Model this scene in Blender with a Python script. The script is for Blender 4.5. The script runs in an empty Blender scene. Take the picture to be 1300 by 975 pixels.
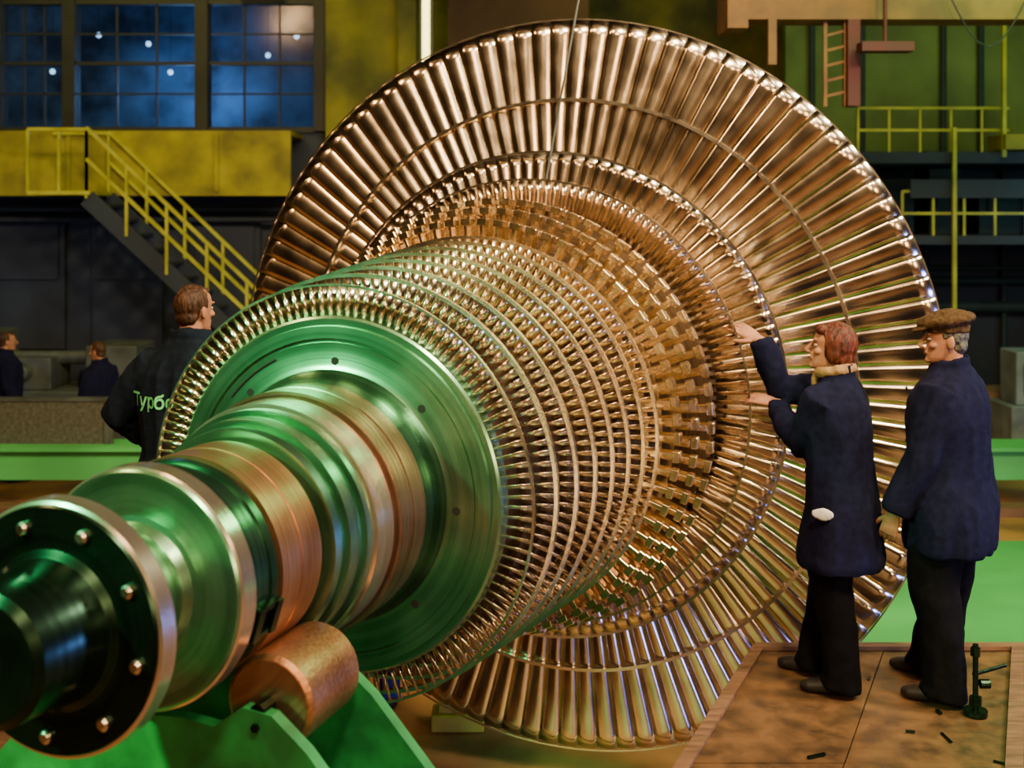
import bpy, bmesh, math, random
from mathutils import Vector, Matrix, noise
from mathutils.bvhtree import BVHTree
random.seed(7)
sc=bpy.context.scene
COL=sc.collection
F=1500.0; HY=270.0; CH=3.15

# ------------------------------------------------------------ materials
def mat(name,c,metal=0.0,rough=0.6,ns=4.0,var=0.35,bump=0.0,emit=None,es=0.0,c2=None,stretch=None,spec=None,rv=.08):
    m=bpy.data.materials.new(name); m.use_nodes=True
    nt=m.node_tree; b=nt.nodes['Principled BSDF']
    b.inputs['Metallic'].default_value=metal
    if spec is not None: b.inputs['Specular IOR Level'].default_value=spec
    tc=nt.nodes.new('ShaderNodeTexCoord'); mp=nt.nodes.new('ShaderNodeMapping')
    nt.links.new(tc.outputs['Object'],mp.inputs['Vector'])
    if stretch: mp.inputs['Scale'].default_value=stretch
    n=nt.nodes.new('ShaderNodeTexNoise'); n.inputs['Scale'].default_value=ns; n.inputs['Detail'].default_value=6
    nt.links.new(mp.outputs[0],n.inputs['Vector'])
    r=nt.nodes.new('ShaderNodeValToRGB')
    c2=c2 or tuple(x*(1-var) for x in c)
    r.color_ramp.elements[0].position=.35; r.color_ramp.elements[1].position=.65
    r.color_ramp.elements[0].color=(*c2,1); r.color_ramp.elements[1].color=(*c,1)
    nt.links.new(n.outputs['Fac'],r.inputs['Fac']); nt.links.new(r.outputs['Color'],b.inputs['Base Color'])
    mr=nt.nodes.new('ShaderNodeMapRange'); mr.inputs[3].default_value=max(.03,rough-rv); mr.inputs[4].default_value=min(1,rough+rv)
    nt.links.new(n.outputs['Fac'],mr.inputs[0]); nt.links.new(mr.outputs[0],b.inputs['Roughness'])
    if bump>0:
        bp=nt.nodes.new('ShaderNodeBump'); bp.inputs['Strength'].default_value=bump; bp.inputs['Distance'].default_value=.01
        nt.links.new(n.outputs['Fac'],bp.inputs['Height']); nt.links.new(bp.outputs[0],b.inputs['Normal'])
    if emit:
        b.inputs['Emission Color'].default_value=(*emit,1); b.inputs['Emission Strength'].default_value=es
    return m
def turned(name,c,c2,rough=.3,scale=60,bump=.25,metal=.92):
    """lathe-turned metal: grooves run round the rotor axis (object Z)"""
    m=bpy.data.materials.new(name); m.use_nodes=True
    nt=m.node_tree; b=nt.nodes['Principled BSDF']; b.inputs['Metallic'].default_value=metal
    tc=nt.nodes.new('ShaderNodeTexCoord'); sp=nt.nodes.new('ShaderNodeSeparateXYZ')
    nt.links.new(tc.outputs['Object'],sp.inputs[0])
    cx=nt.nodes.new('ShaderNodeCombineXYZ'); nt.links.new(sp.outputs[0],cx.inputs[0]); nt.links.new(sp.outputs[1],cx.inputs[1])
    ln=nt.nodes.new('ShaderNodeVectorMath'); ln.operation='LENGTH'; nt.links.new(cx.outputs[0],ln.inputs[0])
    c3=nt.nodes.new('ShaderNodeCombineXYZ'); nt.links.new(ln.outputs['Value'],c3.inputs[0]); nt.links.new(sp.outputs[2],c3.inputs[1])
    n=nt.nodes.new('ShaderNodeTexNoise'); n.inputs['Scale'].default_value=scale; n.inputs['Detail'].default_value=4
    nt.links.new(c3.outputs[0],n.inputs['Vector'])
    n2=nt.nodes.new('ShaderNodeTexNoise'); n2.inputs['Scale'].default_value=5; n2.inputs['Detail'].default_value=5
    nt.links.new(tc.outputs['Object'],n2.inputs['Vector'])
    mx=nt.nodes.new('ShaderNodeMath'); mx.operation='MULTIPLY_ADD'; mx.inputs[1].default_value=.5
    nt.links.new(n2.outputs['Fac'],mx.inputs[0]);
    ml=nt.nodes.new('ShaderNodeMath'); ml.operation='MULTIPLY'; ml.inputs[1].default_value=.5; nt.links.new(n.outputs['Fac'],ml.inputs[0])
    nt.links.new(ml.outputs[0],mx.inputs[2])
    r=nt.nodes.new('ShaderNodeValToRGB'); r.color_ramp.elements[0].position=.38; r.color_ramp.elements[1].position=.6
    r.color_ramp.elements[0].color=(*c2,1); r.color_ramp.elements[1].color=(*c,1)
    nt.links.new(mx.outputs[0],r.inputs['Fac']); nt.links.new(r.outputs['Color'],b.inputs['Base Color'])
    b.inputs['Roughness'].default_value=rough
    bp=nt.nodes.new('ShaderNodeBump'); bp.inputs['Strength'].default_value=bump; bp.inputs['Distance'].default_value=.004
    nt.links.new(n.outputs['Fac'],bp.inputs['Height']); nt.links.new(bp.outputs[0],b.inputs['Normal'])
    return m
M={}
M['blade']=mat('blade_steel',(.95,.82,.62),1,.19,7,.25,rv=.08)
M['blade2']=mat('blade_bronze',(.80,.62,.40),1,.23,14,.3)
M['gold']=mat('golden_steel',(.96,.76,.45),1,.24,18,.3)
M['shroud']=mat('shroud_steel',(.97,.87,.70),1,.24,12,.15)
M['drum']=turned('drum_steel_shade_dark',(.10,.065,.035),(.04,.025,.014),.45)  # near-black: the shade between the stages is put into the colour
M['greenst']=turned('steel_green_light_tint',(.30,.56,.38),(.13,.32,.19),.27,scale=45,bump=.14,metal=.97)  # green light reflected by the steel is put into the base colour
M['dkgreen']=turned('dark_steel_green_light_tint',(.07,.18,.11),(.02,.07,.04),.25)  # darker base, with the green light likewise tinted in
M['silver']=turned('bright_turned_steel',(.85,.74,.62),(.55,.45,.36),.20,bump=.12)
M['copper']=turned('journal_wrap',(.58,.30,.15),(.28,.12,.055),.34,scale=90,bump=.5,metal=.9)
M['brown']=turned('brown_turned_steel',(.46,.31,.20),(.22,.13,.08),.27,scale=70)
M['black']=turned('black_steel',(.02,.05,.032),(.008,.020,.013),.25,bump=.08)
M['hole']=mat('hole_black',(.004,.006,.005),0,.8)
M['bolt']=mat('bolt_steel',(.8,.75,.68),1,.25)
M['gpaint']=mat('green_stand_paint',(.015,.28,.07),0,.45,6,.5,.2,c2=(.008,.11,.03))
M['navy']=mat('navy_cloth',(.006,.007,.026),0,.95,30,.4,.3,spec=.08)
M['navy2']=mat('navy_jacket_cloth',(.005,.011,.022),0,.9,30,.4,.3,spec=.10)
M['blackcl']=mat('black_cloth',(.003,.003,.0045),0,.95,30,.4,.3,spec=.08)
M['bluecl']=mat('blue_cloth',(.02,.05,.35),0,.9,30,.4,.3,spec=.2)
M['skin']=mat('skin',(.36,.17,.10),0,.6,25,.25,.1,spec=.3)
M['lip']=mat('lips',(.22,.07,.05),0,.6)
M['hair_r']=mat('auburn_hair',(.10,.020,.007),0,.6,60,.8,.9,stretch=(1,1,.25),spec=.3)
M['hair_b']=mat('brown_hair',(.06,.025,.010),0,.6,60,.8,.9,stretch=(1,1,.25),spec=.3)
M['hair_g']=mat('grey_hair',(.10,.10,.07),0,.6,60,.6,.8,spec=.3)
M['cap']=mat('brown_wool_cap',(.065,.038,.015),0,.95,60,.5,.6,spec=.15)
M['white']=mat('white_cloth',(.6,.6,.63),0,.8)
M['scarf']=mat('tan_scarf',(.30,.18,.07),0,.9,40,.4,.4)
M['eyew']=mat('eye_white',(.45,.42,.38),0,.3); M['eyed']=mat('eye_dark',(.02,.015,.01),0,.2)
M['shoe']=mat('shoe_leather',(.008,.007,.007),0,.5)
M['text']=mat('green_print',(.14,.70,.26),0,.7)
M['plate']=mat('rusty_plate',(.15,.078,.028),.3,.50,9,.5,.6,c2=(.055,.033,.016),rv=.2)
M['plank']=mat('worn_plank',(.17,.09,.045),0,.7,5,.5,.4,stretch=(1,6,1))
M['conc']=mat('hall_floor_paint',(.40,.19,.055),0,.5,1.2,.5,.2,c2=(.12,.06,.03),rv=.2)
M['gfloor']=mat('green_floor_paint',(.08,.46,.12),0,.5,1.0,.3,.1)
M['ywall']=mat('yellow_green_wall',(.20,.20,.018),0,.8,.9,.6,c2=(.035,.045,.008))
M['gwall']=mat('green_wall',(.14,.24,.06),0,.8,.8,.5)
M['dkwall']=mat('dark_blue_wall',(.016,.028,.045),0,.7,1.5,.5)
M['wallw']=mat('warm_hall_wall',(.12,.075,.035),0,.85,.6,.6)
M['ceil']=mat('dark_ceiling',(.03,.025,.018),0,.9,.6,.4)
M['yrail']=mat('yellow_rail_paint',(.40,.42,.035),0,.5)
M['yband']=mat('yellow_gallery_paint',(.30,.28,.015),0,.7,2,.6)
M['frame']=mat('window_frame_paint',(.012,.018,.016),0,.6)
M['tan']=mat('tan_crane_paint',(.24,.11,.02),0,.6,3,.5)
M['red']=mat('red_paint',(.10,.010,.008),0,.6)
M['teal']=mat('teal_machine_paint',(.008,.035,.035),0,.7,3,.5)
M['grey']=mat('grey_machine_paint',(.07,.09,.08),.1,.5,3,.5)
M['light_grey']=mat('pale_machine_paint',(.16,.20,.24),0,.6,3,.5)
M['mesh']=mat('fence_panel',(.10,.11,.075),.2,.6,25,.5)
M['blueroom']=mat('control_room_wall',(.12,.20,.30),0,.8,1.3,.7,c2=(.012,.02,.035))
M['tube']=mat('lamp_tube',(1,.9,.4),0,.4,emit=(1,.85,.25),es=5)
M['glint']=mat('reflection_glow',(1,1,1),0,.4,emit=(.6,.8,1),es=3)  # glow that stands in for lamp reflections in the window glass
def glass():
    m=bpy.data.materials.new('window_glass'); m.use_nodes=True; nt=m.node_tree; nt.nodes.clear()
    o=nt.nodes.new('ShaderNodeOutputMaterial'); mx=nt.nodes.new('ShaderNodeMixShader'); mx.inputs[0].default_value=.05
    t=nt.nodes.new('ShaderNodeBsdfTransparent'); t.inputs[0].default_value=(.7,.82,.9,1); g=nt.nodes.new('ShaderNodeBsdfGlossy'); g.inputs['Roughness'].default_value=.12; g.inputs[0].default_value=(.5,.5,.5,1)
    nt.links.new(t.outputs[0],mx.inputs[1]); nt.links.new(g.outputs[0],mx.inputs[2]); nt.links.new(mx.outputs[0],o.inputs[0]); return m
M['glass']=glass()

# ------------------------------------------------------------ mesh helpers
def empty(name,mw=None,parent=None):
    e=bpy.data.objects.new(name,None); COL.objects.link(e); e.empty_display_size=.1
    if parent: e.parent=parent
    if mw is not None: e.matrix_world=mw
    return e
def obj(name,bm,m,parent=None,smooth=None,mw=None):
    bmesh.ops.recalc_face_normals(bm,faces=bm.faces[:])
    me=bpy.data.meshes.new(name); bm.to_mesh(me); bm.free()
    if smooth is not None:
        for p in me.polygons: p.use_smooth=True
        me.set_sharp_from_angle(angle=math.radians(smooth))
    ms=m if isinstance(m,list) else [m]
    for x in ms: me.materials.append(x)
    o=bpy.data.objects.new(name,me); COL.objects.link(o)
    if parent: o.parent=parent
    if mw is not None: o.matrix_local=mw
    return o
def box(bm,a,b,mw=None,mi=0):
    x0,y0,z0=a;x1,y1,z1=b
    vs=[Vector(p) for p in ((x0,y0,z0),(x1,y0,z0),(x1,y1,z0),(x0,y1,z0),(x0,y0,z1),(x1,y0,z1),(x1,y1,z1),(x0,y1,z1))]
    if mw: vs=[mw@v for v in vs]
    vs=[bm.verts.new(v) for v in vs]
    for f in ((0,3,2,1),(4,5,6,7),(0,1,5,4),(1,2,6,5),(2,3,7,6),(3,0,4,7)):
        fc=bm.faces.new([vs[i] for i in f]); fc.material_index=mi
def beam(bm,p,q,w=.05,h=.05,mi=0):
    p=Vector(p);q=Vector(q);d=q-p;L=d.length
    mw=Matrix.Translation(p)@d.to_track_quat('Z','Y').to_matrix().to_4x4()
    box(bm,(-w/2,-h/2,0),(w/2,h/2,L),mw,mi)
def rod(bm,p,q,r=.02,r2=None,seg=12,mi=0):
    tube(bm,[(p,r,r),(q,r2 or r,r2 or r)],seg=seg,mi=mi)
def tube(bm,pts,side=Vector((1,0,0)),seg=16,cap=True,mi=0,fixed=False):
    rings=[];n=len(pts)
    P=[Vector(p[0]) for p in pts]
    for i in range(n):
        if fixed: t=Vector((0,0,1))
        else: t=(P[min(i+1,n-1)]-P[max(i-1,0)]).normalized()
        s=Vector(side); s=s-t*s.dot(t)
        if s.length<1e-3: s=Vector((0,1,0))-t*t.y
        if s.length<1e-3: s=Vector((0,0,1))-t*t.z
        s.normalize(); b=t.cross(s)
        ra,rb=pts[i][1],pts[i][2]
        rings.append([bm.verts.new(P[i]+s*ra*math.cos(k*2*math.pi/seg)+b*rb*math.sin(k*2*math.pi/seg)) for k in range(seg)])
    for i in range(n-1):
        for k in range(seg):
            f=bm.faces.new((rings[i][k],rings[i][(k+1)%seg],rings[i+1][(k+1)%seg],rings[i+1][k])); f.material_index=mi
    if cap:
        for f in (bm.faces.new(rings[0][::-1]),bm.faces.new(rings[-1])): f.material_index=mi
def ell(bm,c,r,rot=None,seg=20,mi=0):
    mw=Matrix.Translation(Vector(c))@(rot.to_4x4() if rot else Matrix.Identity(4))@Matrix.Diagonal((*r,1))
    g=bmesh.ops.create_uvsphere(bm,u_segments=seg,v_segments=max(8,seg//2),radius=1,matrix=mw)
    return g['verts']
def remesh(name,bm,m,parent,vox,smooth_it=4,disp=0.0,dscale=8.0,mw=None,zs=.8):
    bmesh.ops.recalc_face_normals(bm,faces=bm.faces[:])
    me=bpy.data.meshes.new('tmp'); bm.to_mesh(me); bm.free()
    o=bpy.data.objects.new('tmp',me); COL.objects.link(o)
    r=o.modifiers.new('r','REMESH'); r.mode='VOXEL'; r.voxel_size=vox
    s=o.modifiers.new('s','SMOOTH'); s.iterations=smooth_it; s.factor=.5
    dg=bpy.context.evaluated_depsgraph_get(); dg.update()
    me2=bpy.data.meshes.new_from_object(o.evaluated_get(dg))
    bpy.data.objects.remove(o)
    if disp:
        nrm=[v.normal.copy() for v in me2.vertices]
        for v,nn in zip(me2.vertices,nrm):
            c=v.co
            d=noise.noise(Vector((c.x*dscale,c.y*dscale,c.z*dscale*zs)))
            d2=1-2*abs(noise.noise(Vector((c.x*dscale*1.6+3,c.y*dscale*1.6,c.z*dscale*zs*1.2+5))))
            v.co=c+nn*(d*.8+.6*d2-.3)*disp
    me2.name=name; me2.materials.clear(); me2.materials.append(m)
    for p in me2.polygons: p.use_smooth=True; p.material_index=0
    o2=bpy.data.objects.new(name,me2); COL.objects.link(o2); o2.parent=parent
    if mw is not None: o2.matrix_local=mw
    return o2

# ------------------------------------------------------------ ROTOR
A=.329; SA,CA=math.sin(A),math.cos(A)
C1=Vector((.301,6.7,CH-.961))
E=Vector((CA,-SA,0)); D=Vector((SA,CA,0)); U=Vector((0,0,1))
RM=Matrix(((-E.x,0,D.x,C1.x),(-E.y,0,D.y,C1.y),(0,1,0,C1.z),(0,0,0,1)))
rotor=empty('turbine_rotor',RM)
def lathe(name,prof,m,seg=192,sm=25,parent=rotor):
    bm=bmesh.new();rings=[]
    for s,r in prof:
        rings.append([bm.verts.new((r*math.cos(k*2*math.pi/seg),r*math.sin(k*2*math.pi/seg),s)) for k in range(seg)])
    for a,b in zip(rings,rings[1:]):
        for k in range(seg): bm.faces.new((a[k],a[(k+1)%seg],b[(k+1)%seg],b[k]))
    return obj(name,bm,m,parent,sm)
def ringp(s0,s1,r0,r1): return [(s0,r0),(s0,r1),(s1,r1),(s1,r0),(s0,r0)]
e=.0001
lathe('shaft_stub',[(-4.42,e),(-4.42,.13),(-4.405,.15),(-4.28,.155),(-4.225,.17),(-4.21,.19)],M['black'])
lathe('coupling_flange_face',[(-4.212,.10),(-4.212,.283),(-4.205,.288)],M['black'])
lathe('coupling_flange_rim',[(-4.205,.288),(-4.20,.296),(-4.155,.300),(-4.15,.296),(-4.148,.15)],M['silver'])
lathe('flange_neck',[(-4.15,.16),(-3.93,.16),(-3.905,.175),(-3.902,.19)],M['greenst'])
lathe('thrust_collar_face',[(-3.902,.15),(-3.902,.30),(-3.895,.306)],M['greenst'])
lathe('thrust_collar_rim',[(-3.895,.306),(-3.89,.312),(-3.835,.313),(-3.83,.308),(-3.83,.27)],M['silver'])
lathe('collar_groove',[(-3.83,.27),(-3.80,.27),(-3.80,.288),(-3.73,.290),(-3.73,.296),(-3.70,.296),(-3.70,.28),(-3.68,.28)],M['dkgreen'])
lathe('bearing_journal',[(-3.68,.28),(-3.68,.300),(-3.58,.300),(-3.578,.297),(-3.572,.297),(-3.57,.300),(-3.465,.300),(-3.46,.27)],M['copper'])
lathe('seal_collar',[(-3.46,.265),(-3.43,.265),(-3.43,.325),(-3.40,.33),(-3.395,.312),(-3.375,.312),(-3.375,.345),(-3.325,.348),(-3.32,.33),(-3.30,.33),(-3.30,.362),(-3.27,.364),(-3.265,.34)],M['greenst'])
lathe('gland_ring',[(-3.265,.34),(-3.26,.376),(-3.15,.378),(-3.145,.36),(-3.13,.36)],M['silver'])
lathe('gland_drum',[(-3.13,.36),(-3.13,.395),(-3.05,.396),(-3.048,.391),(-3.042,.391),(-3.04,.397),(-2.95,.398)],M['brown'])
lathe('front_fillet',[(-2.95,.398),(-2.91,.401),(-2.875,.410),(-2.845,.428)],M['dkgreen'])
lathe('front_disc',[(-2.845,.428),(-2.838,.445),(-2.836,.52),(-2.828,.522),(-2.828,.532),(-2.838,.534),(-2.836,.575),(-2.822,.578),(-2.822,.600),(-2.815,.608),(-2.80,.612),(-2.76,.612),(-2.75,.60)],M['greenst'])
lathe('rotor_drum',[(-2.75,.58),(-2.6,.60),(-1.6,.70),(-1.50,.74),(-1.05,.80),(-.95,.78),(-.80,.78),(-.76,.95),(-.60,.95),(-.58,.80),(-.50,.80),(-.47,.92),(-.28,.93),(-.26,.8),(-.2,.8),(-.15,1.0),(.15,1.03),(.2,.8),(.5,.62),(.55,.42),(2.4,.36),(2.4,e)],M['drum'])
bm=bmesh.new()
for k in range(9):
    t=math.radians(-8+k*40); c=(.242*math.cos(t),.242*math.sin(t))
    tube(bm,[((c[0],c[1],-4.212),.016,.016),((c[0],c[1],-4.222),.016,.016),((c[0],c[1],-4.227),.010,.010)],seg=16)
obj('flange_bolts',bm,M['bolt'],rotor,30)
bm=bmesh.new()
for k in range(8):
    t=math.radians(8+k*45+84); c=(.458*math.cos(t),.458*math.sin(t))
    tube(bm,[((c[0],c[1],-2.83),.014,.014),((c[0],c[1],-2.8385),.014,.014)],seg=16)
obj('balance_holes',bm,M['hole'],rotor,30)
rotk=Matrix.Rotation(math.radians(197),4,'Z')
bm=bmesh.new()
for s in (-3.80,-3.715): box(bm,(.28,-.045,s-.014),(.316,.045,s+.014),rotk)
for q in (-.045,.03): box(bm,(.28,q,-3.80),(.312,q+.015,-3.715),rotk)
obj('locking_key',bm,M['black'],rotor)
bm=bmesh.new()
pts=[]
for k in range(14):
    an=math.radians(115)+k*.035; pts.append(((-.50*math.cos(an),.50*math.sin(an),-2.838),.004,.004))
tube(bm,pts,seg=8)
obj('disc_slot',bm,M['hole'],rotor,30)

def blades(name,N,r0,r1,s,ch0,ch1,g0,g1,m,nr=6,nc=4,camber=.12,th=.004,twist_sign=1,phase=0,lean=0):
    bm=bmesh.new()
    for b in range(N):
        th0=2*math.pi*(b+phase)/N
        jit=random.uniform(-1.5,1.5)
        grid=[]
        for i in range(nr+1):
            u=i/nr; r=r0+(r1-r0)*u; ch=ch0+(ch1-ch0)*u; g=math.radians(g0+(g1-g0)*u+jit)*twist_sign
            row=[]
            for j in range(nc+1):
                v=j/nc-.5
                cam=camber*ch*(1-4*v*v)
                ax=v*ch*math.cos(g)-cam*math.sin(g)
                tg=v*ch*math.sin(g)+cam*math.cos(g)+lean*u*u
                an=th0+tg/r
                row.append((r*math.cos(an),r*math.sin(an),s+ax))
            grid.append(row)
        front=[[bm.verts.new(p) for p in row] for row in grid]
        for i in range(nr):
            for j in range(nc):
                bm.faces.new((front[i][j],front[i][j+1],front[i+1][j+1],front[i+1][j]))
    o=obj(name,bm,m,rotor,60)
    sd=o.modifiers.new('thickness','SOLIDIFY'); sd.thickness=th; sd.offset=0
    return o
blades('last_stage_blades',112,.98,2.045,0,.15,.170,50,72,M['blade'],nr=14,nc=6,camber=.13,th=.0035)
lathe('last_stage_tip_band',ringp(-.050,-.042,2.044,2.052),M['shroud'])
lathe('last_stage_lacing_wire',ringp(-.070,-.048,1.588,1.606),M['shroud'])
blades('penultimate_blades',112,.92,1.285,-.38,.12,.13,46,62,M['blade'],nr=6,nc=5,camber=.13,th=.0035)
lathe('penultimate_shroud',ringp(-.45,-.435,1.278,1.292),M['shroud'])
blades('middle_stage_blades',150,.94,1.126,-.684,.060,.055,24,34,M['blade2'],nr=3,nc=3,th=.0025)
lathe('middle_stage_shroud',ringp(-.725,-.705,1.126,1.137),M['shroud'])
for i,(s,r0,r1) in enumerate(((-1.42,.76,.935),(-1.275,.79,.985),(-1.125,.82,1.030))):
    bm=bmesh.new();N=74
    for k in range(N):
        t=2*math.pi*(k+.5*(i%2))/N
        mw=Matrix.Rotation(t,4,'Z')
        w=math.pi*r1/N
        box(bm,(r1-.030,-w*.60,-.052+s),(r1,w*.60,-.008+s),mw)
        box(bm,(r1-.036,-w*.60+w*.25,.004+s),(r1-.006,w*.60+w*.25,.044+s),mw)
        for q in range(4):
            a0=-.044+q*.021
            off=w*.55*math.sin((q+.5)/4*math.pi)-w*.28
            box(bm,(r0,off-w*.21,a0+s),(r1-.028,off+w*.21,a0+.0213+s),mw)
    bmesh.ops.bevel(bm,geom=bm.edges[:],offset=.0025,segments=1,affect='EDGES')
    obj('gold_stage_row_%d'%(i+1),bm,M['gold'],rotor,None)
    lathe('gold_stage_ring_%d'%(i+1),ringp(s-.056,s-.048,r0+.02,r0+.04),M['shroud'])
NS=7
for i in range(NS):
    s=-2.6+i*1.1/(NS-1); R=.744+(.857-.744)*i/(NS-1)
    hub=R-.115
    blades('stage_%d_blades'%(i+2),122,hub-.02,R-.008,s,.047,.045,22,32,M['gold'] if i>1 else M['blade'],nr=2,nc=4,th=.0026,camber=.16)
    lathe('stage_%d_shroud'%(i+2),ringp(s-.038,s-.016,R-.012,R+.001),M['shroud'])
    lathe('stage_%d_disc'%(i+2),ringp(s-.005,s+.050,hub-.12,hub-.005),M['drum'])
blades('first_stage_blades',122,.608,.712,-2.785,.048,.046,18,30,M['blade'],nr=2,nc=4,th=.0026,camber=.15)
lathe('first_stage_shroud',ringp(-2.815,-2.80,.711,.718),M['shroud'])

# ------------------------------------------------------------ ROLLER STAND
def roller_stand(name,s0,s1,rj,base_z=0):
    st=empty(name,RM)
    rr=.128
    for sgn in (-1,1):
        ex=-sgn*.275; ey=-math.sqrt((rj+rr)**2-.275**2)
        nm='right' if sgn>0 else 'left'
        bm=bmesh.new()
        tube(bm,[((ex,ey,s0),.115,.115),((ex,ey,s0+.010),rr,rr),((ex,ey,s1-.010),rr,rr),((ex,ey,s1),.115,.115)],seg=64)
        obj('roller_'+nm,bm,M['copper'],st,30)
        bm=bmesh.new(); tube(bm,[((ex,ey,s0-.002),.112,.112),((ex,ey,s0+.005),.112,.112)],seg=48)
        obj('roller_cap_'+nm,bm,M['brown'],st,30)
        bm=bmesh.new(); tube(bm,[((ex,ey,s0-.06),.022,.022),((ex,ey,s1+.06),.022,.022)],seg=24)
        obj('roller_axle_'+nm,bm,M['black'],st,30)
    gy=-(C1.z-base_z)
    for nm,s in (('front',s0-.045),('rear',s1+.055)):
        bm=bmesh.new()
        ya=-math.sqrt((rj+rr)**2-.275**2)
        prof=[(-.78,gy),(-.62,ya-.30),(-.42,ya-.08),(-.32,ya+.0),(-.235,ya+.01),(-.15,ya-.05),(-.05,ya-.04),(.10,ya-.05),(.235,ya+.01),(.32,ya+.0),(.42,ya-.08),(.62,ya-.30),(.78,gy)]
        f=[bm.verts.new((x,y,s-.02)) for x,y in prof]; b=[bm.verts.new((x,y,s+.02)) for x,y in prof]
        bm.faces.new(f); bm.faces.new(b[::-1])
        for k in range(len(prof)): bm.faces.new((f[k],f[(k+1)%len(prof)],b[(k+1)%len(prof)],b[k]))
        obj('side_plate_'+nm,bm,M['gpaint'],st)
        bm=bmesh.new()
        for sx in (-1,1): tube(bm,[((sx*.275,ya-.035,s-.030),.012,.012),((sx*.275,ya-.035,s-.02),.012,.012)],seg=6)
        obj('axle_nuts_'+nm,bm,M['black'],st)
    bm=bmesh.new(); box(bm,(-.75,gy,s0-.05),(.75,gy+.12,s1+.05)); box(bm,(-.5,-1.0,s0-.05),(.5,-.95,s1+.05))
    for sg in (-1,1):
        box(bm,(sg*.55-.02,gy,s0-.3),(sg*.55+.02,gy+.8,s0-.07))
    obj('stand_base',bm,M['gpaint'],st)
    return st
roller_stand('roller_stand',-3.71,-3.43,.30)
roller_stand('roller_stand',1.5,1.8,.384)

# ------------------------------------------------------------ PEOPLE
def ik(a,c,l1,l2,pole):
    a=Vector(a);c=Vector(c);d=c-a;L=min(d.length,(l1+l2)*.995);dn=d.normalized()
    x=(l1*l1-l2*l2+L*L)/(2*L);h=math.sqrt(max(0,l1*l1-x*x))
    p=Vector(pole);p=(p-dn*p.dot(dn)).normalized()
    return a+dn*x+p*h
def make_hand(name,parent,wrist,direc,back,side,curl,m=None):
    y=Vector(direc).normalized(); z=Vector(back); z=(z-y*z.dot(y)).normalized(); x=y.cross(z)
    mw=Matrix(((x.x,y.x,z.x,wrist[0]),(x.y,y.y,z.y,wrist[1]),(x.z,y.z,z.z,wrist[2]),(0,0,0,1)))
    bm=bmesh.new()
    tube(bm,[((0,-.04,0),.026,.020),((0,0,0),.026,.018),((0,.03,0),.035,.017),((0,.065,0),.041,.015),((0,.092,0),.040,.011)],side=(1,0,0))
    for i,(fx,L) in enumerate(((-.031,.070),(-.0105,.080),(.0105,.075),(.031,.058))):
        fx*=-side
        p=Vector((fx,.083,0)); ang=0; pts=[(p,.0092,.0088)]
        for k,fr in enumerate((.45,.3,.25)):
            ang+=curl*(1.0 if k else .7)
            p=p+Vector((fx*.15*(1-k*.3),math.cos(ang),-math.sin(ang)))*L*fr
            pts.append((p,.0088-.0008*k,.0083-.0008*k))
        pts.append((p+(p-Vector(pts[-2][0]))*.15,.004,.004))
        tube(bm,pts,seg=10)
    p=Vector((side*.026,.02,-.004)); pts=[(p,.013,.012),(p+Vector((side*.026,.03,-.008)),.011,.010),(p+Vector((side*.038,.058,-.018)),.009,.009),(p+Vector((side*.041,.075,-.026)),.006,.006)]
    tube(bm,pts,seg=10)
    remesh(name,bm,M['skin'] if m is None else m,parent,.0035,2,mw=mw)
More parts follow.
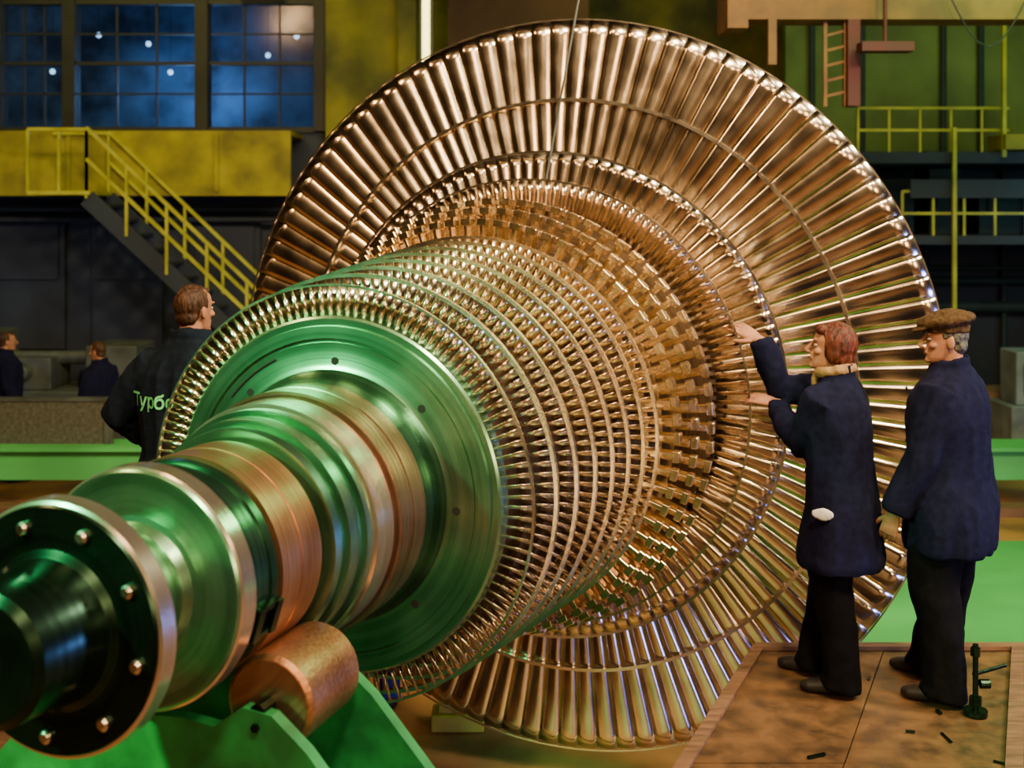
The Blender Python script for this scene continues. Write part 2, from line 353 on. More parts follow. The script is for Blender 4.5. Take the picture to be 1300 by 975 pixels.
def make_head(parent,pos,turn,tilt,roll,hair,hairm,cap=None,skin=None,sc_=.95):
    mw=Matrix.Translation(Vector(pos))@Matrix.Rotation(turn,4,'Z')@Matrix.Rotation(roll,4,'Y')@Matrix.Rotation(tilt,4,'X')@Matrix.Scale(sc_,4)
    bm=bmesh.new()
    prof=[(-.116,.020,.070,.020),(-.104,.036,.084,-.005),(-.085,.047,.088,-.035),(-.06,.055,.087,-.062),(-.03,.063,.085,-.080),(0,.069,.082,-.092),(.028,.073,.090,-.099),(.06,.070,.083,-.098),(.088,.056,.062,-.082),(.106,.034,.030,-.052),(.113,.012,.0,-.02)]
    tube(bm,[((0,(f+b)/2,z),w,(f-b)/2) for z,w,f,b in prof],seg=28,fixed=True)
    tube(bm,[((0,-.02,-.05),.053,.056),((0,-.03,-.13),.052,.054),((0,-.04,-.20),.062,.06)],seg=20)
    tube(bm,[((0,.084,.022),.007,.006),((0,.100,-.005),.008,.009),((0,.117,-.030),.012,.011),((0,.108,-.041),.012,.008),((0,.086,-.044),.009,.006)],seg=12)
    ell(bm,(0,.086,-.064),(.022,.010,.010)); ell(bm,(0,.082,-.100),(.020,.013,.014))
    for s in (-1,1):
        ell(bm,(s*.028,.084,.026),(.022,.010,.006)); ell(bm,(s*.042,.064,-.026),(.020,.018,.016))
        ell(bm,(s*.073,-.012,-.012),(.010,.019,.032),Matrix.Rotation(s*.35,3,'Z'))
        ell(bm,(s*.012,.104,-.036),(.007,.008,.006))
    remesh('head',bm,skin or M['skin'],parent,.0045,2,mw=mw)
    bm=bmesh.new()
    for s in (-1,1): ell(bm,(s*.029,.0755,.002),(.013,.010,.007))
    obj('eye_whites',bm,M['eyew'],parent,60,mw)
    bm=bmesh.new()
    for s in (-1,1): ell(bm,(s*.029,.083,.002),(.0052,.004,.0052))
    obj('pupils',bm,M['eyed'],parent,60,mw)
    bm=bmesh.new()
    for s in (-1,1): tube(bm,[((s*.012,.096,.024),.002,.003),((s*.03,.095,.031),.003,.004),((s*.046,.084,.026),.002,.002)],seg=8)
    obj('eyebrows',bm,hairm,parent,60,mw)
    bm=bmesh.new(); ell(bm,(0,.0925,-.0615),(.019,.006,.0032)); ell(bm,(0,.091,-.0685),(.016,.006,.0036)); obj('lips',bm,M['lip'],parent,60,mw)
    bm=bmesh.new()
    if hair=='long':
        ell(bm,(0,-.018,.020),(.086,.104,.106),seg=32)
        ell(bm,(0,-.060,-.045),(.074,.056,.070),seg=24)
        for s in (-1,1): ell(bm,(s*.060,-.012,-.025),(.027,.036,.050)); ell(bm,(s*.03,.060,.078),(.042,.028,.024))
        cut=lambda c:c.y>.042 and c.z<.052
    else:
        ell(bm,(0,-.014,.028),(.078,.094,.091),seg=32)
        ell(bm,(0,-.052,-.030),(.062,.048,.048),seg=24)
        ell(bm,(0,.03,.082),(.055,.046,.022))
        cut=lambda c:(c.y>.032 and c.z<.062) or (c.y>-.02 and c.z<-.005)
    for v in bm.verts:
        if cut(v.co): v.co=Vector((v.co.x*.6,min(v.co.y,.05)*.55,v.co.z))
    remesh('hair',bm,hairm,parent,.0055,1,disp=.005,dscale=45,mw=mw,zs=.4)
    if cap:
        bm=bmesh.new()
        tube(bm,[((0,-.008,.035),.083,.103),((0,-.008,.065),.087,.108)],seg=32,fixed=True)
        ell(bm,(0,-.006,.088),(.112,.134,.044),Matrix.Rotation(-.14,3,'X'),seg=32)
        ell(bm,(0,-.03,.104),(.092,.098,.038),seg=32)
        ell(bm,(0,.108,.052),(.070,.048,.009),Matrix.Rotation(-.38,3,'X'),seg=24)
        remesh('flat_cap',bm,cap,parent,.005,3,disp=.007,dscale=18,mw=mw)
def person(name,loc,th,H=1.72,coat='navy',hem=.75,bulk=1.0,trous='blackcl',hair='short',hairm=None,cap=None,turn=0,tilt=0,roll=0,arms=None,legs=None,shoulder_fwd=0,lean=0,hemw=1.0,skin=None,shoe='shoe',legw=1.12,detail=True,pockets=True):
    k=H/1.72
    root=empty(name,Matrix.Translation(Vector(loc))@Matrix.Rotation(th,4,'Z'))
    inv=root.matrix_world.inverted()
    S=lambda v:Vector(v)*k
    ly=lambda z:lean*max(0,(z-.9))/.55
    legs=legs or {'L':((-.10,.02),(-.11,0)),'R':((.10,.02),(.12,.06))}
    bmt=bmesh.new(); bms=bmesh.new(); g=legw
    tube(bmt,[(S((0,0,1.02)),.155*k,.11*k),(S((0,-.01,.93)),.17*k,.125*k),(S((0,-.01,.84)),.165*k,.12*k),(S((0,0,.78)),.12*k,.09*k)],seg=24,fixed=True)
    for sd,(kn,an) in legs.items():
        sx=-1 if sd=='L' else 1
        hip=(sx*.09,0,.88); knee=(kn[0],kn[1],.49); ank=(an[0],an[1],.085)
        tube(bmt,[(S(hip),.095*k,.10*k),(S(((hip[0]+knee[0])/2,(hip[1]+knee[1])/2+.01,.68)),.085*g*k,.092*g*k),(S(knee),.068*g*k,.073*g*k),(S(((knee[0]+ank[0])/2,(knee[1]+ank[1])/2-.015,.30)),.064*g*k,.070*g*k),(S(ank),.060*g*k,.066*g*k),(S((ank[0],ank[1]+.01,.035)),.064*g*k,.076*g*k)],seg=20)
        ax,ay=an
        tube(bms,[(S((ax,ay-.075,.045)),.020*k,.030*k),(S((ax,ay-.06,.045)),.036*k,.045*k),(S((ax,ay,.050)),.040*k,.050*k),(S((ax+sx*.01,ay+.08,.036)),.046*k,.036*k),(S((ax+sx*.015,ay+.15,.027)),.042*k,.027*k),(S((ax+sx*.015,ay+.185,.022)),.022*k,.018*k)],side=(1,0,0),seg=18)
    remesh('trousers',bmt,M[trous],root,.011,3,disp=.012,dscale=9,zs=.6)
    remesh('shoes',bms,M[shoe],root,.007,2)
    bmc=bmesh.new();b=bulk
    rings=[(hem,.185*b*hemw,.135*b*hemw,-.01),(hem+.04,.19*b*hemw,.14*b*hemw,-.01)]
    if hem<.80: rings.append((.86,.187*b,.138*b,-.01))
    rings+=[(1.00,.174*b,.128*b,0),(1.12,.176*b,.128*b,0),(1.25,.190*b,.130*b,0),(1.34,.190*b,.120*b,-.005),(1.40,.158*b,.096*b,-.012),(1.445,.098*b,.076*b,-.018),(1.475,.070*b,.068*b,-.015),(1.50,.070,.070,-.01)]
    tube(bmc,[(S((0,y+ly(z),z)),rx*k,ry*k) for z,rx,ry,y in rings],seg=36,fixed=True)
    wr={}
    for sd in 'LR':
        sx=-1 if sd=='L' else 1
        sh=Vector((sx*.168,ly(1.38)-.005+shoulder_fwd,1.375))*k
        a=arms[sd]
        w=inv@Vector(a['world']) if 'world' in a else S(a['local'])
        dr=(inv.to_3x3()@Vector(a['dir'])) if 'world' in a else Vector(a['dir'])
        dr.normalize()
        if 'world' in a: w=w-dr*a.get('back_off',.15)
        if (w-sh).length>.56*k: w=sh+(w-sh).normalized()*.56*k
        el=ik(sh,w,.295*k,.27*k,Vector(a['pole']))
        up=(el-sh)*.5+sh; fo=(w-el)*.5+el
        b2=1+(b-1)*.7
        tube(bmc,[(sh-Vector((sx*.05,0,0)),.068*b2*k,.073*b2*k),(sh,.074*b2*k,.078*b2*k),(up,.068*b2*k,.070*b2*k),(el,.062*b2*k,.064*b2*k),(fo,.057*b2*k,.058*b2*k),(w,.047*b2*k,.047*b2*k)],seg=20)
        wr[sd]=(w,dr,a)
    zc=1.480*k
    for q in range(14):
        t0=2*math.pi*q/14; t1=2*math.pi*(q+1)/14
        cp=lambda t:Vector((.082*k*math.cos(t),.078*k*math.sin(t)-.012+ly(1.47)*k,zc-.022*math.sin(t)))
        tube(bmc,[(cp(t0),.012,.034),(cp(t1),.012,.034)],side=(math.cos((t0+t1)/2),math.sin((t0+t1)/2),0),seg=10)
    remesh('coat',bmc,M[coat],root,.010,3,disp=.020,dscale=7,zs=.45)
    if detail:
        if pockets:
            bm=bmesh.new()
            for sx in (-1,1):
                box(bm,(-.060,-.010,-.02),(.060,.010,.02),Matrix.Translation(S((sx*.125*b,.100*b,1.0)))@Matrix.Rotation(-sx*.85,4,'Z'))
            obj('pocket_flaps',bm,M[coat],root)
        bm=bmesh.new()
        for zz in (1.36,1.24,1.12,1.0): ell(bm,S((.015,(.135*b+ly(zz)),zz)),(.011,.006,.011),seg=12)
        obj('buttons',bm,M['black'],root,60)
    for sd in 'LR':
        w,dr,a=wr[sd]
        bk=(inv.to_3x3()@Vector(a['back'])) if 'world' in a else Vector(a['back'])
        make_hand('hand_'+('left' if sd=='L' else 'right'),root,w+dr*.015,dr,bk,a.get('thumb',1 if sd=='L' else -1),a.get('curl',.35))
    make_head(root,Vector((0,ly(1.6)+.012,1.602))*k,turn,tilt,roll,hair,M[hairm or 'hair_b'],cap=cap,skin=skin)
    return root
PZ=1.0
hang=lambda sx,f=.10:dict(local=(sx*.27,f,.84),dir=(-.05*sx,.18,-1),back=(sx,.1,0),pole=(sx*.3,-1,0),curl=.45)
wom=person('woman_in_navy_coat',(1.49,5.37,PZ),math.radians(62),H=1.65,coat='navy',hem=.58,bulk=1.20,hemw=1.18,hair='long',hairm='hair_r',turn=math.radians(14),tilt=.14,
  arms={'R':dict(world=(1.09,5.70,2.60),dir=(-.72,.45,.45),back=(.2,-.75,.6),pole=(.2,.5,-.7),curl=.22,back_off=.13),
        'L':dict(world=(1.145,5.655,2.27),dir=(-.8,.5,.15),back=(.1,-.6,.8),pole=(-.4,-.3,-1),curl=.35,back_off=.13)},
  legs={'L':((-.10,.02),(-.11,-.03)),'R':((.08,.07),(.09,.14))},lean=.02,legw=1.3,shoulder_fwd=.03,pockets=False)
bm=bmesh.new()
for q in range(16):
    t0=2*math.pi*q/16; t1=2*math.pi*(q+1)/16
    fn=lambda t:Vector((.076*math.cos(t),.074*math.sin(t)+.02,1.435-.014*math.sin(t)))
    tube(bm,[(fn(t0),.022,.026),(fn(t1),.022,.026)],seg=10)
ell(bm,(0,.11,1.38),(.035,.02,.05))
remesh('scarf',bm,M['scarf'],wom,.007,2,disp=.006,dscale=30)
bm=bmesh.new(); ell(bm,(-.24,.02,.83),(.012,.05,.028)); remesh('folded_paper',bm,M['white'],wom,.006,1,disp=.004,dscale=30)
man=person('man_in_flat_cap',(1.955,5.30,PZ),math.radians(56),H=1.70,coat='navy',hem=.66,bulk=1.40,hemw=1.0,hair='short',hairm='hair_g',cap=M['cap'],turn=math.radians(24),tilt=-.02,
  arms={'R':hang(1),'L':dict(local=(-.27,.17,.82),dir=(.1,.35,-1),back=(-1,0,0),pole=(-.6,-1,0),curl=.5)},
  legs={'L':((-.13,.03),(-.14,-.02)),'R':((.12,.02),(.14,.12))},legw=1.42)
mt=person('worker_in_printed_jacket',(-1.43,5.30,1.03),math.radians(-14),H=1.81,coat='navy2',hem=.80,bulk=1.34,hair='short',hairm='hair_b',turn=math.radians(-16),tilt=.02,
  arms={'L':dict(local=(-.28,.20,.98),dir=(.3,.6,-.5),back=(-.5,.3,.8),pole=(-.8,-.6,-.3),curl=.4),'R':dict(local=(.20,.30,1.05),dir=(-.2,.9,-.2),back=(.5,.2,.8),pole=(.8,-.6,-.3),curl=.4)})
cu=bpy.data.curves.new('back_print','FONT'); cu.body='Турбоатом'; cu.size=.084; cu.align_x='CENTER'; cu.offset=.0016
to=bpy.data.objects.new('tmp_text',cu); COL.objects.link(to)
dg=bpy.context.evaluated_depsgraph_get(); dg.update()
tm=bpy.data.meshes.new_from_object(to.evaluated_get(dg)); bpy.data.objects.remove(to)
bmx=bmesh.new(); bmx.from_mesh(tm)
bmesh.ops.triangulate(bmx,faces=bmx.faces[:])
for _ in range(2): bmesh.ops.subdivide_edges(bmx,edges=[e_ for e_ in bmx.edges if e_.calc_length()>.012],cuts=1)
coat=[c for c in mt.children if c.name.startswith('coat')][0]
bv=BVHTree.FromPolygons([v.co.copy() for v in coat.data.vertices],[tuple(p.vertices) for p in coat.data.polygons])
for v in bmx.verts:
    x,z=v.co.x-.015,v.co.y+1.265
    h=bv.ray_cast(Vector((x,-1,z)),Vector((0,1,0)))
    y=h[0].y if h[0] else -.15
    v.co=Vector((x,y-.006,z))
obj('back_print',bmx,M['text'],mt)
person('stooping_worker',(-1.40,6.25,1.03),math.radians(-30),H=1.58,coat='navy2',hem=.8,hair='short',hairm='hair_g',turn=0,
  arms={'L':hang(-1),'R':hang(1)},detail=False)
person('distant_worker',(-5.95,13.9,0),math.radians(-60),H=1.76,coat='navy',hem=.8,bulk=1.35,hair='short',hairm='hair_b',turn=0,arms={'L':hang(-1),'R':hang(1)},detail=False)
person('distant_worker',(-4.62,13.2,0),math.radians(70),H=1.72,coat='navy',hem=.8,bulk=1.35,hair='short',hairm='hair_b',turn=0,arms={'L':hang(-1),'R':hang(1)},detail=False)
person('worker_in_blue_overalls',(-.87,7.45,0),math.radians(20),H=1.70,coat='bluecl',trous='bluecl',hem=.85,hair='short',turn=0,arms={'L':hang(-1),'R':hang(1)},detail=False)

# ------------------------------------------------------------ PLATFORMS
pl=empty('steel_platform')
def edgeX(y): return .64+.57*(y-4.574)/1.286
def slab(bm,pts,z0,z1):
    a=[bm.verts.new((x,y,z0)) for x,y in pts]; b=[bm.verts.new((x,y,z1)) for x,y in pts]
    bm.faces.new(a[::-1]);bm.faces.new(b)
    for k in range(len(pts)): bm.faces.new((a[k],a[(k+1)%len(pts)],b[(k+1)%len(pts)],b[k]))
bm=bmesh.new()
ys=[2.2,3.4,4.62,5.86]
for i in range(3):
    y0,y1=ys[i]+.004,ys[i+1]-.004
    cuts=[0,.64,1.28,1.92,2.56,3.3,4.2]
    for j in range(6):
        zz=PZ-random.random()*.004
        slab(bm,[(edgeX(y0)+cuts[j]+.003,y0),(edgeX(y0)+cuts[j+1]-.003,y0),(edgeX(y1)+cuts[j+1]-.003,y1),(edgeX(y1)+cuts[j]+.003,y1)],PZ-.03,zz)
obj('deck_plates',bm,M['plate'],pl)
bm=bmesh.new()
slab(bm,[(edgeX(2.2),2.2),(edgeX(2.2)+4.2,2.2),(edgeX(5.86)+4.2,5.86),(edgeX(5.86),5.86)],PZ-.14,PZ-.031)
for y in (2.4,4.0,5.7):
    for q in (.15,2.0,4.0): box(bm,(edgeX(y)+q-.06,y-.06,0),(edgeX(y)+q+.06,y+.06,PZ-.14))
obj('deck_frame',bm,M['plank'],pl)
bm=bmesh.new()
slab(bm,[(edgeX(2.2)-.012,2.2),(edgeX(2.2)+.05,2.2),(edgeX(5.86)+.05,5.86),(edgeX(5.86)-.012,5.86)],PZ+.0005,PZ+.014)
slab(bm,[(edgeX(2.3)+1.27,2.3),(edgeX(2.3)+1.34,2.3),(edgeX(5.8)+1.34,5.8),(edgeX(5.8)+1.27,5.8)],PZ+.0005,PZ+.03)
slab(bm,[(edgeX(5.80),5.80),(edgeX(5.80)+4.2,5.80),(edgeX(5.86)+4.2,5.86),(edgeX(5.86),5.86)],PZ+.0005,PZ+.02)
obj('edge_strips',bm,M['plank'],pl)
# scattered scraps, small fittings on the deck
bm=bmesh.new()
for q in range(26):
    y=random.uniform(4.0,5.7); x=edgeX(y)+random.uniform(.15,1.9); a=random.uniform(0,3.1)
    mw=Matrix.Translation((x,y,PZ+.001))@Matrix.Rotation(a,4,'Z')
    l=random.uniform(.01,.05); box(bm,(-l,-.006,0),(l,.006,random.uniform(.003,.010)),mw)
obj('metal_scraps',bm,M['black'],pl)
bm=bmesh.new()
slab(bm,[(-3.4,4.3),(-1.15,4.3),(-1.15,6.5),(-3.4,6.5)],.93,1.03)
for x in (-3.3,-1.25):
    for y in (4.4,6.4): box(bm,(x-.06,y-.06,0),(x+.06,y+.06,.93))
obj('wooden_work_platform',bm,M['plank'])
bm=bmesh.new(); X,Y=1.985,5.06; q=PZ+.002
tube(bm,[((X,Y,q),.05,.05),((X,Y,q+.02),.05,.05)],seg=20); rod(bm,(X,Y,q+.02),(X,Y,q+.30),.012); rod(bm,(X,Y,q+.04),(X,Y,q+.075),.028,seg=6)
rod(bm,(X,Y,q+.25),(X,Y,q+.285),.022,seg=6); rod(bm,(X-.01,Y,q+.17),(X+.15,Y+.05,q+.19),.008); rod(bm,(X+.02,Y,q+.13),(X+.06,Y,q+.13),.02,seg=12)
obj('clamp_bolt',bm,M['black'],None)
for i,(x,y,w,h) in enumerate(((-.33,7.25,.32,.10),(-.02,7.35,.22,.08),(-.45,8.0,.3,.12))):
    bm=bmesh.new(); box(bm,(x-w/2,y-.1,0),(x+w/2,y+.1,h)); box(bm,(x-w/2+.04,y-.06,h),(x+w/2-.06,y+.06,h+.06))
    bmesh.ops.bevel(bm,geom=bm.edges[:],offset=.008,segments=1,affect='EDGES')
    obj('support_block',bm,M['yrail'])

# ------------------------------------------------------------ HALL
bm=bmesh.new(); box(bm,(-13,-7,-.2),(13,22,0)); obj('floor',bm,M['conc'])
bm=bmesh.new(); box(bm,(1.6,7.9,0),(12.9,11.3,.012)); obj('green_floor_marking',bm,M['gfloor'])
bm=bmesh.new(); box(bm,(-13,21.8,0),(13,22,11)); obj('wall_back',bm,M['ywall'])
bm=bmesh.new(); box(bm,(-13.2,-7,0),(-13,22,11)); obj('wall_left',bm,M['wallw'])
bm=bmesh.new(); box(bm,(13,-7,0),(13.2,22,11)); obj('wall_right',bm,M['wallw'])
bm=bmesh.new(); box(bm,(-13,-7.2,0),(13,-7,11)); obj('wall_front',bm,M['wallw'])
bm=bmesh.new(); box(bm,(-13,-7,11),(13,22,11.2)); obj('ceiling',bm,M['ceil'])
g=empty('green_floor_rail')
bm=bmesh.new(); box(bm,(-12.9,12.6,.30),(12.9,12.9,.62)); box(bm,(-12.9,12.5,.62),(12.9,13.0,.66))
for x in range(-12,13,3): box(bm,(x-.1,12.62,0),(x+.1,12.88,.30))
obj('rail_beam',bm,M['gfloor'],g)
bm=bmesh.new(); box(bm,(-12.9,12.2,0),(12.9,12.45,.10)); obj('concrete_kerb',bm,M['plank'])
bm=bmesh.new()
box(bm,(-12.5,12.72,.66),(-4.3,12.76,1.12)); box(bm,(-12.5,12.70,1.12),(-4.3,12.78,1.16),None,1)
for x in (-4.35,-6,-8,-10,-12): box(bm,(x-.03,12.69,.66),(x+.03,12.79,1.15),None,1)
obj('mesh_fence',bm,[M['mesh'],M['grey']])
bm=bmesh.new(); box(bm,(4.3,15.2,0),(12.5,15.6,.75)); box(bm,(4.3,15.1,.75),(12.5,15.7,.86)); obj('brown_plinth',bm,M['plank'])
gl=empty('control_gallery')
bm=bmesh.new()
box(bm,(-12.9,16.0,3.44),(-3.0,16.08,4.20)); box(bm,(-12.9,16.0,4.2),(-3.0,17.0,4.26)); box(bm,(-12.9,16.0,3.38),(-3.0,17.0,3.44))
for x in range(-12,-3,2): box(bm,(x-.03,15.97,3.44),(x+.03,16.0,4.2))
obj('gallery_fascia',bm,M['yband'],gl)
bm=bmesh.new(); box(bm,(-12.9,17.0,0),(-2.7,17.2,4.32)); box(bm,(-12.9,17.0,6.2),(-2.7,17.2,6.7)); 
obj('lower_wall',bm,M['dkwall'],gl)
bm=bmesh.new()
for x in (-12.9,-11,-9.2,-7.4,-6.35,-4.45,-2.75): box(bm,(x-.09,16.9,4.32),(x+.09,17.15,6.2))
wins=[(-7.31,-6.44),(-6.26,-4.54),(-4.36,-2.84),(-9.11,-7.49),(-10.9,-9.3)]
for a,b in wins:
    for i in (1,2): box(bm,(a+(b-a)*i/3-.012,17.0,4.32),(a+(b-a)*i/3+.012,17.05,6.2))
    for z in (4.86,5.72): box(bm,(a,17.0,z-.012),(b,17.05,z+.012))
    box(bm,(a,16.95,4.30),(b,17.1,4.38)); box(bm,(a,16.95,6.14),(b,17.1,6.24)); box(bm,(a,16.98,5.27),(b,17.06,5.32))
obj('window_frames',bm,M['frame'],gl)
for i,(a,b) in enumerate(wins):
    bm=bmesh.new(); box(bm,(a,17.02,4.34),(b,17.03,6.2)); obj('window_%d'%(i+1),bm,M['glass'],gl)
bm=bmesh.new(); box(bm,(-12.9,19.4,4.2),(-2.7,19.5,6.7)); box(bm,(-12.9,17.2,4.15),(-2.7,19.5,4.2)); box(bm,(-12.9,17.0,6.7),(-2.7,19.5,6.8)); box(bm,(-2.75,17.2,4.2),(-2.7,19.5,6.7))
obj('control_room',bm,M['blueroom'],gl)
bm=bmesh.new()
for x,y,z in ((-7.0,18,5.3),(-6.4,18.3,5.9),(-5.6,18.2,5.75),(-5.35,18.5,5.35),(-4.9,18.4,5.9),(-3.8,18.4,5.6),(-3.3,18.1,5.85)):
    ell(bm,(x,y,z),(.04,.04,.04),seg=12)
    rod(bm,(x,y,z+.04),(x,y,6.7),.004,seg=6,mi=1)
obj('reflection_spheres',bm,[M['glint'],M['frame']],gl)  # added glowing spheres on thin rods, in place of reflections on the panes
bm=bmesh.new()
for x in (-8.3,-6.9,-5.5,-4.1): 
    box(bm,(x-.5,16.9,1.2),(x+.5,17.0,3.1)); box(bm,(x-.42,16.85,2.2),(x+.42,16.9,3.0))
for z in (3.05,3.2): rod(bm,(-12.5,16.7,z),(-3.0,16.7,z),.04)
obj('wall_cabinets',bm,M['dkwall'],gl)
st=empty('gallery_stairs')
def stp(t): return Vector((-5.45+3.6*t,0,3.44*(1-t)))
bm=bmesh.new()
for y in (15.15,15.95):
    a=stp(0);b=stp(1); beam(bm,(a.x,y,a.z-.1),(b.x,y,b.z+.0),.05,.22)
obj('stringers',bm,M['dkwall'],st)
bm=bmesh.new()
for i in range(18):
    p=stp(i/18); box(bm,(p.x,15.15,p.z-.22),(p.x+.22,15.95,p.z-.18))
obj('treads',bm,M['dkwall'],st)
bm=bmesh.new()
for y in (15.13,15.97):
    for dz in (.40,.80): beam(bm,(stp(0).x,y,stp(0).z+dz),(stp(1).x,y,stp(1).z+dz),.042,.042)
    for i in range(8):
        p=stp(i/7); beam(bm,(p.x,y,p.z-.1),(p.x,y,p.z+.80),.035,.035)
beam(bm,(-6.2,15.97,4.22),(-5.45,15.97,4.22),.04,.04); beam(bm,(-6.2,15.13,4.22),(-5.45,15.13,4.22),.04,.04)
box(bm,(-6.2,15.1,3.38),(-5.4,16.0,3.43))
for x in (-6.2,-5.8,-5.45): beam(bm,(x,15.13,3.4),(x,15.13,4.22),.035,.035)
obj('handrails',bm,M['yrail'],st)
bm=bmesh.new(); box(bm,(-2.65,16.8,0),(-1.35,17.6,11)); box(bm,(-2.75,16.7,3.4),(-1.25,17.7,3.6)); box(bm,(-1.6,16.6,0),(-1.35,16.8,11)); obj('yellow_column',bm,M['ywall'])
bm=bmesh.new(); rod(bm,(-1.02,14,4.85),(-1.02,14,6.5),.045,seg=16,mi=0); box(bm,(-1.10,14.05,4.75),(-.94,14.12,11),None,1); obj('vertical_strip_light',bm,[M['tube'],M['frame']])
bm=bmesh.new(); box(bm,(-1.0,18.5,0),(1.2,18.8,11)); obj('wall_pier',bm,M['wallw'])
bm=bmesh.new(); tube(bm,[((-2.6,13.6,5.85),.16,.16),((-2.1,13.6,5.85),.13,.13)],seg=24); tube(bm,[((-3.1,13.6,5.75),.20,.20),((-2.6,13.6,5.75),.20,.20)],seg=24); tube(bm,[((-2.85,13.6,5.75),.07,.07),((-2.85,13.6,11),.07,.07)],seg=16); obj('ventilation_duct',bm,M['grey'])
bm=bmesh.new(); box(bm,(4.4,19.0,4.1),(12.9,19.2,7.5)); obj('wall_panel_green',bm,M['gwall'])
bm=bmesh.new(); box(bm,(4.3,18.4,0),(12.9,18.6,4.1)); obj('wall_panel_dark',bm,M['dkwall'])
rg=empty('access_gallery')
bm=bmesh.new(); box(bm,(4.6,16.0,3.82),(12.9,18.4,3.97)); box(bm,(5.2,16.0,2.72),(12.9,18.4,2.84)); box(bm,(5.4,16.0,3.35),(12.9,16.1,3.60)); obj('gallery_floors',bm,M['dkwall'],rg)
bm=bmesh.new()
for z0,x0,x1 in ((3.97,4.7,6.75),(2.84,5.3,12.8)):
    for dz in (.3,.6): beam(bm,(x0,16.05,z0+dz),(x1,16.05,z0+dz),.035,.035)
    x=x0
    while x<x1: beam(bm,(x,16.05,z0),(x,16.05,z0+.6),.03,.03); x+=.42
beam(bm,(5.97,15.95,0),(5.97,15.95,4.3),.05,.05); beam(bm,(6.62,15.9,3.9),(6.62,15.9,6.6),.05,.05); beam(bm,(9,15.95,0),(9,15.95,4.3),.07,.07)
obj('gallery_railings',bm,M['yrail'],rg)
bm=bmesh.new(); box(bm,(6.6,15.8,4.0),(7.6,16.4,4.2)); obj('cable_tray',bm,M['yband'],rg)
# pipework and equipment on the right-hand bay
bm=bmesh.new()
for z,r in ((2.1,.06),(2.3,.04),(1.7,.09)): rod(bm,(4.4,18.2,z),(12.8,18.2,z),r)
for x in (5.0,6.4,7.6): rod(bm,(x,18.25,0),(x,18.25,4.1),.05)
for x in (4.8,5.6,6.9,7.5): rod(bm,(x,18.9,4.1),(x,18.9,7.4),.05)
rod(bm,(4.4,18.9,6.3),(12.8,18.9,6.3),.08)
obj('pipework',bm,M['teal'])
bm=bmesh.new()
for x,w,h in ((4.9,.3,1.1),(5.6,.25,.8),(6.3,.22,.95),(7.1,.3,.7)):
    box(bm,(x-w,17.2,2.84),(x+w,17.7,2.84+h)); box(bm,(x-w*.6,17.15,2.84+h*.4),(x+w*.6,17.2,2.84+h*.8))
obj('switchgear',bm,M['teal'],rg)
cr=empty('bridge_crane')
bm=bmesh.new(); box(bm,(2.3,11.6,5.05),(12.5,12.0,5.35)); box(bm,(2.1,11.5,4.95),(2.30,12.1,5.8))
for x in (2.6,3.4,4.2,5.0,5.8,6.6): beam(bm,(x,11.6,5.35),(x+.4,11.6,5.9),.06,.06); beam(bm,(x+.4,11.6,5.9),(x+.8,11.6,5.35),.06,.06)
box(bm,(2.3,11.5,5.88),(12.5,12.1,6.0)); 
beam(bm,(2.55,11.6,5.05),(2.55,11.6,4.6),.08,.08)
for x in (3.1,3.3):beam(bm,(x,11.7,5.05),(x,11.7,4.2),.035,.035)
for z in (4.3,4.45,4.6,4.75,4.9): beam(bm,(3.1,11.7,z),(3.3,11.7,z+.05),.025,.025)
obj('crane_girder',bm,M['tan'],cr)
bm=bmesh.new(); box(bm,(3.35,11.3,4.70),(3.85,11.5,4.79)); rod(bm,(3.6,11.4,4.75),(3.6,11.4,5.9),.02); box(bm,(3.3,11.6,4.2),(3.42,11.8,5.05)); obj('red_bar',bm,M['red'],cr)
bm=bmesh.new(); pts=[]
for i in range(9):
    t=i/8; pts.append(((4.2+.8*t,11.4,5.3-.55*math.sin(math.pi*t)),.008,.008))
tube(bm,pts,seg=8); obj('hanging_cable',bm,M['frame'],cr)
bm=bmesh.new(); rod(bm,(.12,6.16,3.0),(.46,6.1,4.9),.006,seg=8); rod(bm,(.46,6.1,4.9),(.46,6.1,11.0),.010,seg=8); obj('lifting_sling',bm,M['grey'])
def machine(name,x0,x1,y0,y1,h,m,m2):
    bm=bmesh.new(); w=x1-x0
    box(bm,(x0,y0,0),(x1,y1,h*.55)); box(bm,(x0+w*.04,y0+.1,h*.55),(x0+w*.38,y1-.1,h)); box(bm,(x0+w*.42,y0+.15,h*.55),(x0+w*.60,y1-.15,h*.8))
    box(bm,(x0+w*.75,y0+.05,h*.55),(x0+w*.95,y1-.1,h*.9))
    rod(bm,(x0+w*.38,(y0+y1)/2,h*.78),(x0+w*.75,(y0+y1)/2,h*.78),.09)
    rod(bm,(x0+w*.50,y0+.15,h*.7),(x0+w*.50,y0-.08,h*.7),.11,seg=24)
    for i in range(5): box(bm,(x0+w*(.07+.06*i),y0+.06,h*.65),(x0+w*(.10+.06*i),y0+.1,h*.9),None,1)
    for i in range(4): rod(bm,(x0+w*(.1+.25*i),y0+.02,h*.35),(x0+w*(.1+.25*i),y0-.06,h*.35),.06,mi=1)
    bmesh.ops.bevel(bm,geom=bm.edges[:],offset=.012,segments=1,affect='EDGES')
    obj(name,bm,[m,m2])
machine('lathe_machine',-7.8,-4.6,14.9,15.9,1.62,M['grey'],M['teal'])
machine('lathe_machine',-12.4,-8.4,14.9,15.9,1.7,M['teal'],M['grey'])
machine('milling_machine',6.05,8.6,14.3,15.0,1.45,M['light_grey'],M['frame'])
machine('control_cabinet',4.2,5.8,16.2,17.2,1.9,M['dkwall'],M['teal'])

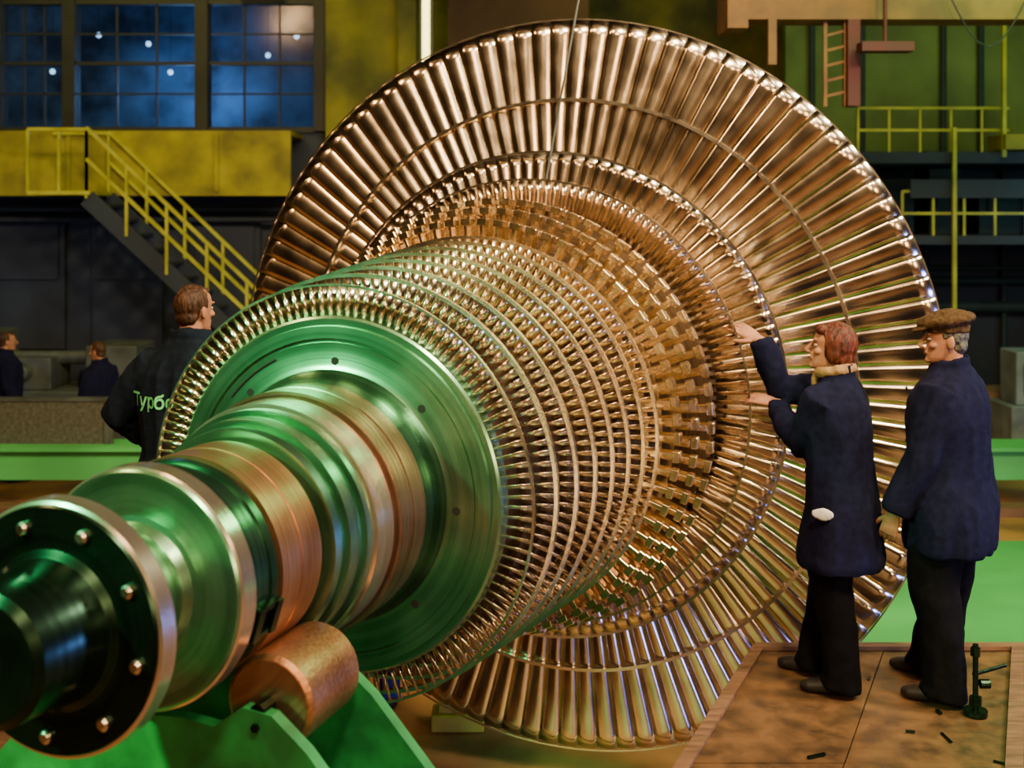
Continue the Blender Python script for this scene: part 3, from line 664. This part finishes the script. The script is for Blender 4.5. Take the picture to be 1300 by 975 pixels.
# ------------------------------------------------------------ LIGHTS
def area(name,loc,tgt,size,pw,c,sy=None,spread=None):
    l=bpy.data.lights.new(name,'AREA'); l.energy=pw; l.color=c; l.size=size
    if sy: l.shape='RECTANGLE'; l.size_y=sy
    if spread: l.spread=math.radians(spread)
    o=bpy.data.objects.new(name,l); COL.objects.link(o); o.location=loc
    o.rotation_euler=(Vector(tgt)-Vector(loc)).to_track_quat('-Z','Y').to_euler(); return o
def spot(name,loc,tgt,pw,c,ang,rad=.3,blend=.5):
    l=bpy.data.lights.new(name,'SPOT'); l.energy=pw; l.color=c; l.spot_size=math.radians(ang); l.spot_blend=blend; l.shadow_soft_size=rad
    o=bpy.data.objects.new(name,l); COL.objects.link(o); o.location=loc
    o.rotation_euler=(Vector(tgt)-Vector(loc)).to_track_quat('-Z','Y').to_euler(); return o
def point(name,loc,pw,c,r=.3):
    l=bpy.data.lights.new(name,'POINT'); l.energy=pw; l.color=c; l.shadow_soft_size=r
    o=bpy.data.objects.new(name,l); COL.objects.link(o); o.location=loc; return o
T0=(.5,6.3,2.3); T1=(.8,6.5,3.6)
for i,(p,sz,pw,c,tg,sprd) in enumerate((
    ((4.5,1.0,9.0),1.0,330,(1,.70,.38),T1,90),((1.0,-1.0,9.5),1.0,320,(1,.74,.42),T1,80),((-3.0,0.5,9.0),.8,200,(1,.58,.25),T0,None),
    ((6.5,4.0,7.5),.8,240,(1,.86,.62),T1,90),((-5.5,4.5,8.0),.8,160,(1,.54,.22),T0,None),((1.5,-5.5,5.0),1.2,200,(1,.58,.26),T0,None),
    ((6.0,-3.5,4.0),1.6,220,(1,.60,.30),T0,None),((-2.0,-5.5,8.5),1.6,250,(1,.64,.32),T0,None))):
    area('hall_fill_lamp_%d'%(i+1),p,tg,sz,pw,c,spread=sprd)  # warm overhead lamps; the larger ones toward the front are added fill
area('work_lamp_blue',(6.2,4.0,1.5),(1.3,6.6,1.0),1.0,190,(.20,.28,1))
area('work_lamp_blue_low',(1.6,2.6,.35),(.8,6.6,.7),1.2,90,(.22,.26,1))
spot('green_floodlight',(-4.4,.6,5.0),(-1.10,3.45,2.25),2000,(.14,1,.38),31,.12,.6)
area('yellow_gallery_lamp',(-5.5,12.5,9.5),(-5,17,4),2.0,230,(1,.88,.18))
area('green_gallery_lamp',(7.0,12,9.5),(7,18,4),2.0,170,(.80,1,.40))
area('green_floor_lamp',(5.5,9.5,6.5),(5,9.8,0),2.0,220,(.3,1,.3))
area('floor_lamp_orange',(1.5,8.6,4.5),(-.2,7.6,0),1.0,90,(1,.5,.18))
area('platform_lamp',(3.5,2.5,6.0),(1.7,5.0,1.2),.8,50,(1,.72,.48))
area('blue_bay_lamp',(-7.5,13.5,2.2),(-6.5,17,2),1.0,12,(.3,.5,1))
area('teal_bay_lamp',(8.5,14.0,3.4),(6,18,2.5),1.0,25,(.3,.8,1))
point('control_room_lamp',(-5,18.6,5.0),85,(.30,.55,1)); point('control_room_lamp_2',(-8,18.2,6.2),25,(.6,.6,.6))

w=bpy.data.worlds.new('hall_air'); sc.world=w; w.use_nodes=True
w.node_tree.nodes['Background'].inputs[0].default_value=(.05,.045,.035,1); w.node_tree.nodes['Background'].inputs[1].default_value=.5
# ------------------------------------------------------------ CAMERA
cd=bpy.data.cameras.new('camera'); co=bpy.data.objects.new('camera',cd); COL.objects.link(co)
co.location=(0,0,CH); co.rotation_euler=(math.radians(90),0,0)
cd.sensor_fit='HORIZONTAL'; cd.sensor_width=36; cd.lens=36*F/1300
cd.shift_y=(HY-487.5)/1300.0
cd.dof.use_dof=True; cd.dof.focus_distance=4.8; cd.dof.aperture_fstop=2.5
sc.camera=co
